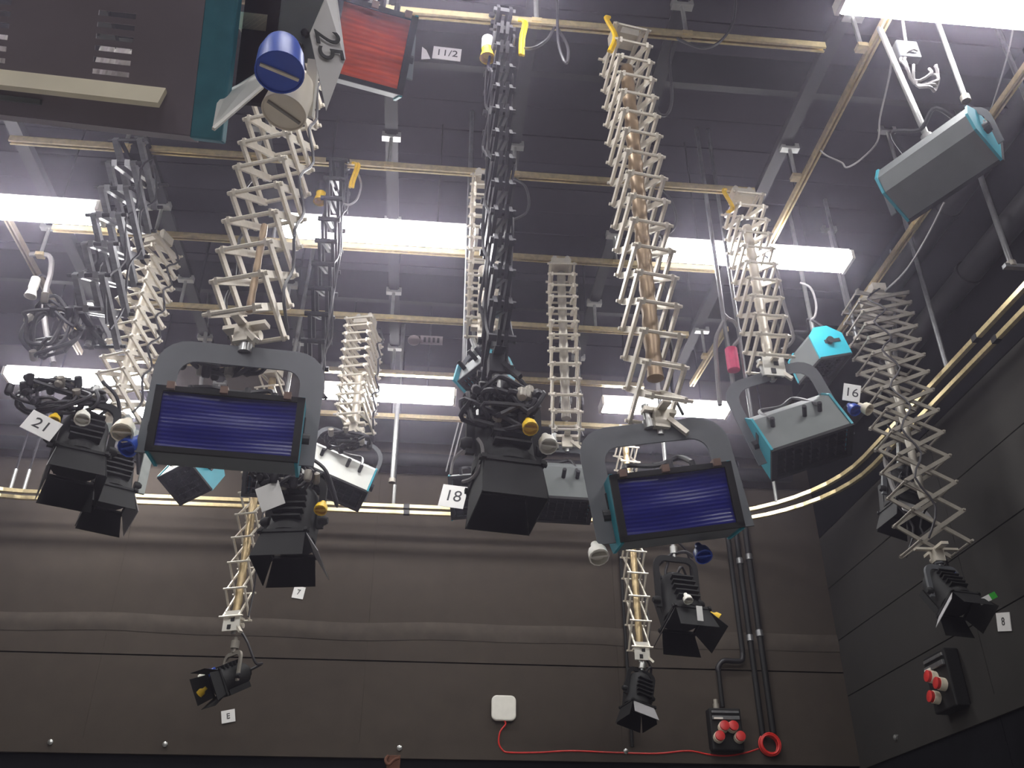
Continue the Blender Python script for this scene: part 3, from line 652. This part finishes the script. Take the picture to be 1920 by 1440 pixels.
# ------------------------------------------------------------------ curtain track
def track(off, label, m=M_GOLD):
    pts = []
    xe, yn = 3.86 + off, 8.60 + off
    pts.append(V((-4.55 - off * .5, 6.5, 5.35)))
    r = 1.5
    for kk in range(7):
        a = math.pi - math.pi / 2 * kk / 6
        pts.append(V((-4.55 - off * .5 + .7 + .7 * math.cos(a), yn - .7 + .7 * math.sin(a), 5.35)))
    for x in (-2.5, -1, .5, 1.5): pts.append(V((x, yn, 5.35)))
    for kk in range(13):
        a = math.pi / 2 - math.pi / 2 * kk / 12
        pts.append(V((xe - r + r * math.cos(a), yn - r + r * math.sin(a), 5.35)))
    pts.append(V((xe, 3.0, 5.35)))
    t = thing('curtain_track', label, 'curtain track', (0, 0, 0))
    mb = MB()
    for a, b in zip(pts, pts[1:]): mb.bar(a, b + (b - a).normalized() * .006, .036, .036)
    mb.build('track_profile', m, t)
    for p in (V((-2.95, yn, 5.35)), V((-.2, yn, 5.35)), V((1.5, yn, 5.35)), V((xe, 5.2, 5.35)), V((xe, 6.4, 5.35))):
        MB().box(p, (.06, .045, .045) if p.x < 3 else (.045, .06, .045)).build('joint_clip', M_BLACKM, t)
    return t, yn, xe
t1, yn, xe = track(0, 'front curtain track, nearer of the two yellow curved tracks')
t2, yn2, xe2 = track(.15, 'rear curtain track, closer to the walls of the two')
for px in (12, 38, 738, 1505): 
    p = atY(px, 940, yn) if px < 1400 else V((3.42, 8.15, 5.35))
    MB().tube([(p.x, p.y, 5.36), (p.x, p.y, 5.58)], .018, 8).build('hanger_rod', M_STEEL, t1, smooth=True)
    MB().tube([(p.x, p.y, 5.58), (p.x, p.y + .05, 7.2)], .012, 6).build('drop_rod', M_BEAM, t1, smooth=True)
for yy in (5.62, 4.0): MB().tube([(xe, yy, 5.36), (xe, yy, 7.2)], .018, 8).build('drop_rod', M_GUN, t1, smooth=True)

# ------------------------------------------------------------------ wall fittings
def on_back(px, py, off=0): p = atY(px, py, ROOM_N - off); return p
def rounded(w, h, r, n=5):
    out = []
    for cx, cz, a0 in ((w / 2 - r, h / 2 - r, 0), (-w / 2 + r, h / 2 - r, 90), (-w / 2 + r, -h / 2 + r, 180), (w / 2 - r, -h / 2 + r, 270)):
        for k in range(n + 1):
            a = rad(a0 + 90 * k / n); out.append((cx + r * math.cos(a), cz + r * math.sin(a)))
    return out
p = on_back(944, 1329)
ap = thing('wireless_access_point', 'white rounded square wireless box on the back wall', 'wireless box', p)
MB().prism(rounded(.23, .23, .05), -.045, -.01).build('cover', M_WHITE, ap, bevel=.012)
MB().prism(rounded(.2, .2, .04), -.012, 0).build('mounting_plate', M_OFFW, ap)
# red cable with coil
cpts = [on_back(x, y, .03) for x, y in ((945, 1350), (948, 1358), (938, 1372), (935, 1392), (942, 1406), (955, 1411), (1010, 1411), (1070, 1408), (1150, 1411), (1230, 1413), (1290, 1408), (1330, 1415), (1365, 1417), (1400, 1411), (1422, 1404))]
tag(MB().tube(smooth_path(cpts, 5), .008, 6).build('red_cable', M_RED, smooth=True), 'thin red cable from the white wireless box along the ledge', 'cable')
cc = on_back(1443, 1396, .05)
rt = thing('cable_coil', 'coil of red cable hanging beside the black conduits', 'cable', cc)
for k in range(7):
    r = .082 + .006 * (k % 3); off = V((random.uniform(-.008, .008), -.01 * k + .02, random.uniform(-.008, .012)))
    MB().tube([off + V((r * math.cos(a * math.pi / 12), 0, r * math.sin(a * math.pi / 12) * 1.05)) for a in range(25)], .009, 6).build('loop', M_RED, rt, smooth=True)
# power boxes
def power_box(M, w, h, label, socks):
    t = thing('power_box', label, 'power box', M=M)
    MB().box((0, -.06, 0), (w, .12, h)).build('enclosure', M_BLACK, t, bevel=.012)
    MB().box((0, -.13, h * .26), (w * .86, .025, h * .09)).box((0, -.125, h * .4), (w * .86, .02, h * .06)).build('breaker_cover', M_GUN, t, bevel=.004)
    MB().box((-w * .25, -.146, h * .24), (w * .28, .006, h * .04)).build('label_strip', M_WHITE, t)
    for x, z in socks:
        S = Tm(V((x * w, -.12, z * h))) @ Rm(90, 'X') @ Rm(-10, 'X')
        s = MB().lathe([(.05, 0), (.05, .05), (.042, .05)], 16, S).build('socket', M_OFFW, t, smooth=True)
        MB().lathe([(.044, .048), (.046, .075), (.03, .08)], 16, S).build('socket_lid', M_RSOCK, s, smooth=True)
    return t
a, b = on_back(1322, 1332), on_back(1390, 1412)
pb = power_box(Tm(V(((a.x + b.x) / 2, ROOM_N, (a.z + b.z) / 2))), abs(b.x - a.x), abs(a.z - b.z), 'black power box with four red sockets on the back wall', ((-.12, .02), (.16, .02), (-.3, -.22), (.34, -.22)))
MB().lathe([(.03, 0), (.03, .05), (.022, .05), (.022, .09)], 12, Tm(V((-.06, -.06, abs(a.z - b.z) / 2)))).build('cable_gland', M_ALUD, pb, smooth=True)
p = atX(1788, 1278, ROOM_E)
power_box(Tm(p) @ Rm(-90, 'Z'), .34, .44, 'black power box with red and white sockets on the right wall', ((-.1, .08), (.22, -.1), (-.18, -.26), ))
# conduits
for i, (x0, y0, x1, y1, r, lab) in enumerate(((1378, 985, 1432, 1385, .028, 'black conduit, middle of the three by the power box'), (1396, 985, 1445, 1375, .03, 'black conduit, right one of the three by the coil'))):
    a, b = on_back(x0, y0, .04), on_back(x1, y1, .04); a.z = 6.2; b.x = a.x
    t = thing('conduit', lab, 'conduit', b); L = a.z - b.z
    MB().tube([(0, 0, 0), (0, 0, L)], r, 12).build('pipe', M_BLACK, t, smooth=True)
    for z in (.95, 1.75, 2.4): 
        MB().lathe([(r + .001, -.03), (r + .008, -.03), (r + .008, .03), (r + .001, .03)], 12, Tm(V((0, 0, z)))).build('saddle', M_GUN, t, smooth=True)
a, b = on_back(1362, 985, .05), on_back(1390, 1240, .05); b.x = a.x
t = thing('conduit', 'black conduit, left one, bending across to the power box', 'conduit', (0, 0, 0))
e = on_back(1346, 1246, .05); g = on_back(1352, 1330, .05)
MB().tube([(a.x, a.y, 6.2), (a.x, a.y, b.z + .06)], .026, 10).build('pipe', M_BLACK, t, smooth=True)
MB().tube(smooth_path([(a.x, a.y, b.z + .08), (a.x - .02, a.y, b.z + .01), (a.x - .1, a.y, b.z), (e.x + .06, e.y, b.z - .0), (e.x, e.y, b.z - .06), (e.x, e.y, b.z - .1)]), .026, 10).build('bend', M_BLACKM, t, smooth=True)
MB().tube([(e.x, e.y, b.z - .1), (e.x, e.y, g.z + .02)], .022, 10).build('drop_pipe', M_BLACK, t, smooth=True)
p = on_back(1170, 1150, .03)
t = thing('conduit', 'thin black pipe on the back wall beside the long right pantograph', 'conduit', (p.x, p.y, 3.2))
MB().tube([(0, 0, 0), (0, 0, 2.3)], .016, 8).build('pipe', M_BLACK, t, smooth=True)
# small cards and screws on the walls
def card(px, py, w, h, text, label, rot=0, m=M_PLATE):
    p = on_back(px, py, .006); t = thing('wall_sign', label, 'sign', p, (0, rad(rot), 0))
    MB().box((0, 0, 0), (w, .006, h)).build('card', m, t)
    if text: lettering(text, h * .62, Tm(V((0, -.005, 0))) @ FACE, t)
card(428, 1343, .12, .11, 'E', 'small white card with a letter low on the left back wall', -12)
card(560, 1111, .11, .12, '7', 'small white card on the back wall below the spotlight with a blank plate', 8)
p = atX(1882, 1166, ROOM_E - .006); t = thing('wall_sign', 'small white card on the right wall at the picture edge', 'sign', p, (0, 0, rad(-90)))
MB().box((0, 0, 0), (.16, .006, .13), Rm(15, 'Y')).build('card', M_PLATE, t)
lettering('8', .08, Rm(15, 'Y') @ Tm(V((0, -.005, 0))) @ FACE, t)
for i, (px, py) in enumerate(((97, 1393), (311, 1397), (749, 1404), (1172, 1410), (1684, 1383))):
    p = on_back(px, py, .0) if px < 1600 else atX(px, py, ROOM_E)
    lab = ['steel bolt on the ledge at far left', 'steel bolt on the ledge below the small card', 'steel bolt on the ledge left of the white wireless box', 'steel bolt on the ledge below the long right pantograph', 'steel bolt on the right wall ledge'][i]
    M = Tm(p + (V((0, -.03, 0)) if px < 1600 else V((-.02, 0, 0)))) @ (Rm(90, 'X') if px < 1600 else Rm(-90, 'Y'))
    o = MB().lathe([(.024, -.02), (.024, .012), (.012, .02), (.0, .021)], 8, M).build('bolt', M_STEEL, smooth=True); tag(o, lab, 'bolt')
p = on_back(738, 1422, .06)
t = thing('hook_bracket', 'small rusty brown bracket at the foot of the back wall', 'bracket', p)
mr = mat('rust', (96, 58, 40), .8, 0, .3, 30)
MB().box((0, .03, -.03), (.12, .03, .12)).build('base_plate', mr, t, bevel=.004)
MB().tube(smooth_path([(-.05, 0, .02), (-.07, -.03, -.02), (-.04, -.05, -.06), (.0, -.03, -.02), (.05, -.03, .0)]), .014, 8).build('hook', mr, t, smooth=True)
# signs on the cross beams
p = atY(838, 101, 4.26); t = thing('ceiling_sign', 'pale card reading 11/2 on the ceiling beam', 'sign', p)
MB().box((0, 0, 0), (.19, .006, .12), Rm(3, 'Y')).build('card', M_SIGN, t); lettering('11/2', .085, Rm(3, 'Y') @ Tm(V((0, -.005, 0))) @ FACE, t)
p = atY(799, 100, 4.26); t = thing('ceiling_sign', 'small pale arrow beside the 11/2 card', 'sign', p)
MB().prism([(-.03, .06), (0, .03), (.03, -.05), (-.03, -.06)], -.003, .003).build('card', M_SIGN, t)
p = atY(809, 638, 6.97); t = thing('ceiling_sign', 'pale oblong card beside the oval card on the far ceiling beam', 'sign', p)
MB().box((0, 0, 0), (.2, .006, .09)).build('card', mat('dull_card', (132, 120, 124), .7), t)
for k in range(4): MB().box((-.06 + .04 * k, -.005, .0), (.02, .004, .05)).build('printed_mark', MATS['beam_paint'], t)
p = atY(776, 638, 6.97); t = thing('ceiling_sign', 'pale oval card on the far ceiling beam', 'sign', p)
MB().lathe([(.055, -.003), (.055, .003)], 24, Rm(90, 'X')).build('card', MATS['dull_card'], t)

# ------------------------------------------------------------------ loose cables, plugs, poles
def cable(label, pts, r=.009, m=M_CABLE, name='cable'):
    return tag(MB().tube(smooth_path(pts, 6), r, 6).build(name, m, smooth=True), label, 'cable')
P = atY
cable('cable loop right of the black hoist head', [P(975, 90, 3.5), P(1000, 90, 3.4), P(1025, 75, 3.4), P(1040, 52, 3.52), P(1050, 60, 3.5), P(1065, 90, 3.45), P(1063, 117, 3.4), P(1055, 108, 3.4), P(1046, 70, 3.45), P(1045, -20, 3.5)])
cable('cable loop from the top rail at right, dropping past its end', [P(1270, 72, 3.52), P(1290, 82, 3.5), P(1320, 90, 3.5), P(1350, 78, 3.5), P(1375, 40, 3.5), P(1380, -20, 3.5)])
cable('slack cable loop right of the brown tube pantograph', [P(1215, 110, 3.5), P(1225, 180, 3.5), P(1235, 212, 3.5), P(1252, 213, 3.5), P(1260, 180, 3.5), P(1255, 110, 3.5), P(1262, 78, 3.52)])
cable('dark cable hanging beside the ladder-like pantograph', [P(965, 335, 4.77), P(985, 350, 4.7), P(992, 380, 4.7), P(985, 400, 4.7), P(962, 412, 4.75)])
cable('grey cable loop at the thin black hoist head', [P(668, 318, 4.77), P(677, 345, 4.7), P(670, 372, 4.7), P(655, 384, 4.7), P(640, 380, 4.75)], .007, M_GCABLE)
cable('cable curling off the second rail beside the right front pantograph', [P(1236, 350, 4.77), P(1256, 372, 4.7), P(1268, 405, 4.7), P(1262, 430, 4.7), P(1240, 445, 4.75)])
cable('thin cable kinked below the rail at upper right', [P(1538, 282, 4.0), P(1550, 292, 4.0), P(1578, 305, 4.0), P(1588, 314, 4.0), P(1615, 298, 4.0), P(1645, 265, 3.9), P(1650, 220, 3.8), P(1668, 140, 3.6), P(1672, 90, 3.4)], .006, M_GCABLE)
cable('long thin cable hanging from the upper right corner', [P(1905, 20, 3.4), P(1890, 100, 3.6), P(1860, 200, 4.0), P(1845, 230, 4.1)], .006, M_GCABLE)
cable('pale cable sweeping to the top of the wide pantograph', [atX(1770, 380, 3.45), atX(1740, 440, 3.45), atX(1700, 505, 3.45), atX(1660, 545, 3.45)], .008, M_GCABLE)
cable('grey hose hanging from the tan rail at left', [V((-3.18, 6.0, 6.2)), P(92, 480, 6.0), P(95, 510, 5.95), P(86, 545, 5.95), P(83, 590, 5.95), P(90, 640, 5.95), P(100, 680, 5.95)], .02, M_GCABLE)
cable('grey cable bowing left of the pink canister', [P(1362, 595, 5.2), P(1352, 612, 5.2), P(1342, 640, 5.2), P(1344, 690, 5.2), P(1350, 760, 5.2)], .016, M_GCABLE)
cable('grey cable hooking right of the pink canister', [V((P(1380, 758, 5.2).x, 5.2, P(1362, 588, 5.2).z)), P(1365, 597, 5.2), P(1378, 605, 5.2), P(1388, 630, 5.2), P(1375, 650, 5.2), P(1372, 665, 5.2)], .014, M_GCABLE)
cable('pale cable hooking down right of the right front pantograph', [P(1432, 505, 4.8), P(1455, 505, 4.9), P(1470, 570, 5.0), P(1485, 620, 5.0), P(1487, 636, 5.0), P(1478, 648, 5.0), P(1465, 656, 5.0)], .012, M_GCABLE)
cable('dark cable bow beside the teal slotted end', [P(1500, 530, 5.8), P(1520, 540, 5.8), P(1530, 570, 5.8), P(1528, 592, 5.8), P(1520, 600, 5.8)], .01, M_GCABLE)
cable('cable bow hanging in front of the plate 18', [P(948, 790, 3.5), P(930, 812, 3.8), P(905, 820, 4.2), P(880, 835, 4.2), P(852, 860, 4.3), P(845, 890, 4.3)], .008, M_GCABLE)
cable('dark cable loop left of the black centre lamp', [P(895, 822, 3.4), P(903, 835, 3.4), P(905, 855, 3.4), P(898, 880, 3.4), P(885, 897, 3.5), P(868, 903, 3.6)], .008, M_GCABLE)
cable('looped black cable over the spotlight below the right blue lamp', [P(1240, 1085, 7.0), P(1232, 1065, 7.0), P(1245, 1050, 7.0), P(1260, 1040, 7.0), P(1285, 1035, 7.0), P(1300, 1045, 7.0)], .014)
cable('second black cable loop left of the spotlight below the right blue lamp', [P(1258, 1095, 7.0), P(1248, 1075, 7.0), P(1252, 1052, 7.0), P(1235, 1050, 7.0), P(1228, 1068, 7.0), P(1238, 1080, 7.0)], .012)
cable('grey power cable arching down to the large barn door toned as if lit', [atX(1668, 840, 3.5), atX(1660, 860, 3.5), atX(1665, 885, 3.5), atX(1675, 915, 3.5), atX(1682, 925, 3.5)], .02, M_GCABLE)
for dx, lab in ((0, 'left of two thin strings above plate 18'), (8, 'right of two thin strings above plate 18')):
    tag(MB().tube([P(860 + dx, 792, 6.9), P(836 + dx, 884, 6.85)], .006, 5).build('string', M_GCABLE), lab, 'string')
# coiled cables near the upper right pole
t = thing('cable_coil', 'pale coiled cable under the upper right light', 'cable', P(1730, 110, 3.35))
o0 = P(1730, 110, 3.35)
for k, (px, py, r) in enumerate(((1718, 122, .085), (1728, 128, .1), (1735, 140, .075), (1738, 150, .06))):
    c = P(px, py, 3.35) - o0
    MB().tube([c + V((r * math.cos(a * math.pi / 10), .02 * math.sin(a + k), r * math.sin(a * math.pi / 10) * 1.35)) for a in range(4 + k * 2, 21 + k)], .009, 6).build('loop', M_GCABLE, t, smooth=True)
MB().box(P(1700, 98, 3.38) - o0, (.13, .06, .14)).build('junction_box', M_YOKE, t, bevel=.01)
MB().tube([P(1690, 20, 3.3) - o0, P(1700, 90, 3.36) - o0], .01, 6).build('tail', M_GCABLE, t, smooth=True)
# standing-off poles
def pole(label, a, b, r, m, can=None):
    t = thing('drop_pole', label, 'pole', b); a, b = V(a), V(b)
    MB().tube([(0, 0, 0), a - b], r, 10).build('tube', m, t, smooth=True)
    MB().lathe([(r + .001, 0), (r + .012, 0), (r + .012, .04), (r + .001, .04)], 10).build('collar', M_ALUD, t, smooth=True)
    if can: MB().lathe([(.03, -.09), (.042, -.085), (.042, .085), (.03, .09)], 16, Tm(V(can))).build('canister', M_PINK, t, smooth=True)
    return t
b = P(1380, 758, 5.2); pole('grey pole with a pink canister beside the right front pantograph', (b.x, b.y, 7.27), b, .016, M_GUN, (0, -.05, .32))
b = P(1412, 800, 5.2); pole('second grey pole right of the pink canister', (b.x, b.y, 7.27), b, .014, M_GUN)
b = P(1608, 640, 5.9); pole('thin grey pole left of the wide pantograph', (b.x, b.y, 7.27), b, .016, M_GUN)
b = atX(1898, 500, 3.9); t = pole('grey pole with a cross foot at the right edge', (b.x, b.y, 7.2), b, .02, M_GUN)
MB().box((0.03, 0, 0), (.18, .04, .03)).build('cross_foot', M_GUN, t)
b = P(1812, 190, 3.3); pole('pale pole to the right end of the upper right softlight', (b.x, b.y, 7.27), b, .014, M_STEEL)
b = P(870, 690, 5.2); t = pole('dark telescopic pole left of the ladder-like pantograph', (b.x, b.y, 7.27), b, .016, M_GUN)
b = P(735, 905, 8.2); pole('long pale pole hanging before the back wall duct', (b.x, b.y, 7.27), b, .022, M_STEEL)
# tangles of black cable over the lamps
def tangle(label, px, py, Y, w, h, n, seed):
    rnd = random.Random(seed); o = P(px, py, Y)
    t = thing('cable_bundle', label, 'cable', o)
    for k in range(n):
        pts = []
        a0 = rnd.uniform(0, 6.28); rw, rh = w * rnd.uniform(.5, 1), h * rnd.uniform(.5, 1)
        for q_ in range(9):
            a = a0 + q_ / 8 * rnd.uniform(3.5, 6.5)
            pts.append((rw * .5 * math.cos(a) + rnd.uniform(-.02, .02), -.12 + rnd.uniform(-.07, .07), rh * .5 * math.sin(a) + rnd.uniform(-.02, .02)))
        MB().tube(smooth_path(pts, 4), .011, 6).build('loop', M_CABLE, t, smooth=True)
        for e in (pts[0], pts[-1]):
            MB().lathe([(.016, -.03), (.022, -.02), (.022, .03), (.014, .035)], 8, Tm(V(e)) @ Rm(rnd.uniform(-60, 60), 'X')).build('connector', M_BLACKM if k % 3 else M_ALUD, t, smooth=True)
    return t
tangle('tangle of black cable above the black centre spotlight', 942, 788, 3.5, .34, .2, 8, 1)
tangle('tangle of black cable above the spotlight with the blank plate', 535, 905, 4.75, .34, .2, 7, 2)
tangle('tangle of black cable above the lamp numbered 21', 120, 762, 4.75, .46, .2, 8, 3)
tangle('tangle of dark cable over the tilted silver softlight', 650, 838, 6.5, .4, .14, 5, 4)
tangle('tangle of black cable at the lower end of the black tube hoist', 110, 640, 4.75, .3, .4, 6, 5)
tangle('tangle of cable inside the left blue lamp yoke', 425, 706, 3.8, .42, .07, 6, 6)
# plugs
def plug(label, p, m1, m2, s=1.0):
    t = thing('plug', label, 'plug', p)
    MB().lathe([(.02 * s, .1 * s), (.034 * s, .09 * s), (.036 * s, 0)], 14).build('cable_end', m1, t, smooth=True)
    MB().lathe([(.034 * s, 0), (.03 * s, -.02 * s), (.046 * s, -.08 * s), (.038 * s, -.08 * s), (.03 * s, -.05 * s), (0, -.05 * s)], 14).build('pin_guard', m2, t, smooth=True)
    MB().tube(smooth_path([(0, 0, .09 * s), (.02, .02, .14 * s), (.06, .04, .13 * s), (.09, .05, .08 * s)]), .01, 6).build('lead', M_CABLE, t, smooth=True)
plug('white and yellow plug at the head of the black centre hoist', P(914, 92, 3.46), M_WHITE, M_YEL, .95)
plug('yellow bell plug at the head of the thin black hoist', P(602, 362, 4.72), M_BLACKM, M_YEL, .95)
plug('pale plug hanging from the tan rail at left', P(62, 540, 6.0), M_WHITE, M_WHITE, 1.0)
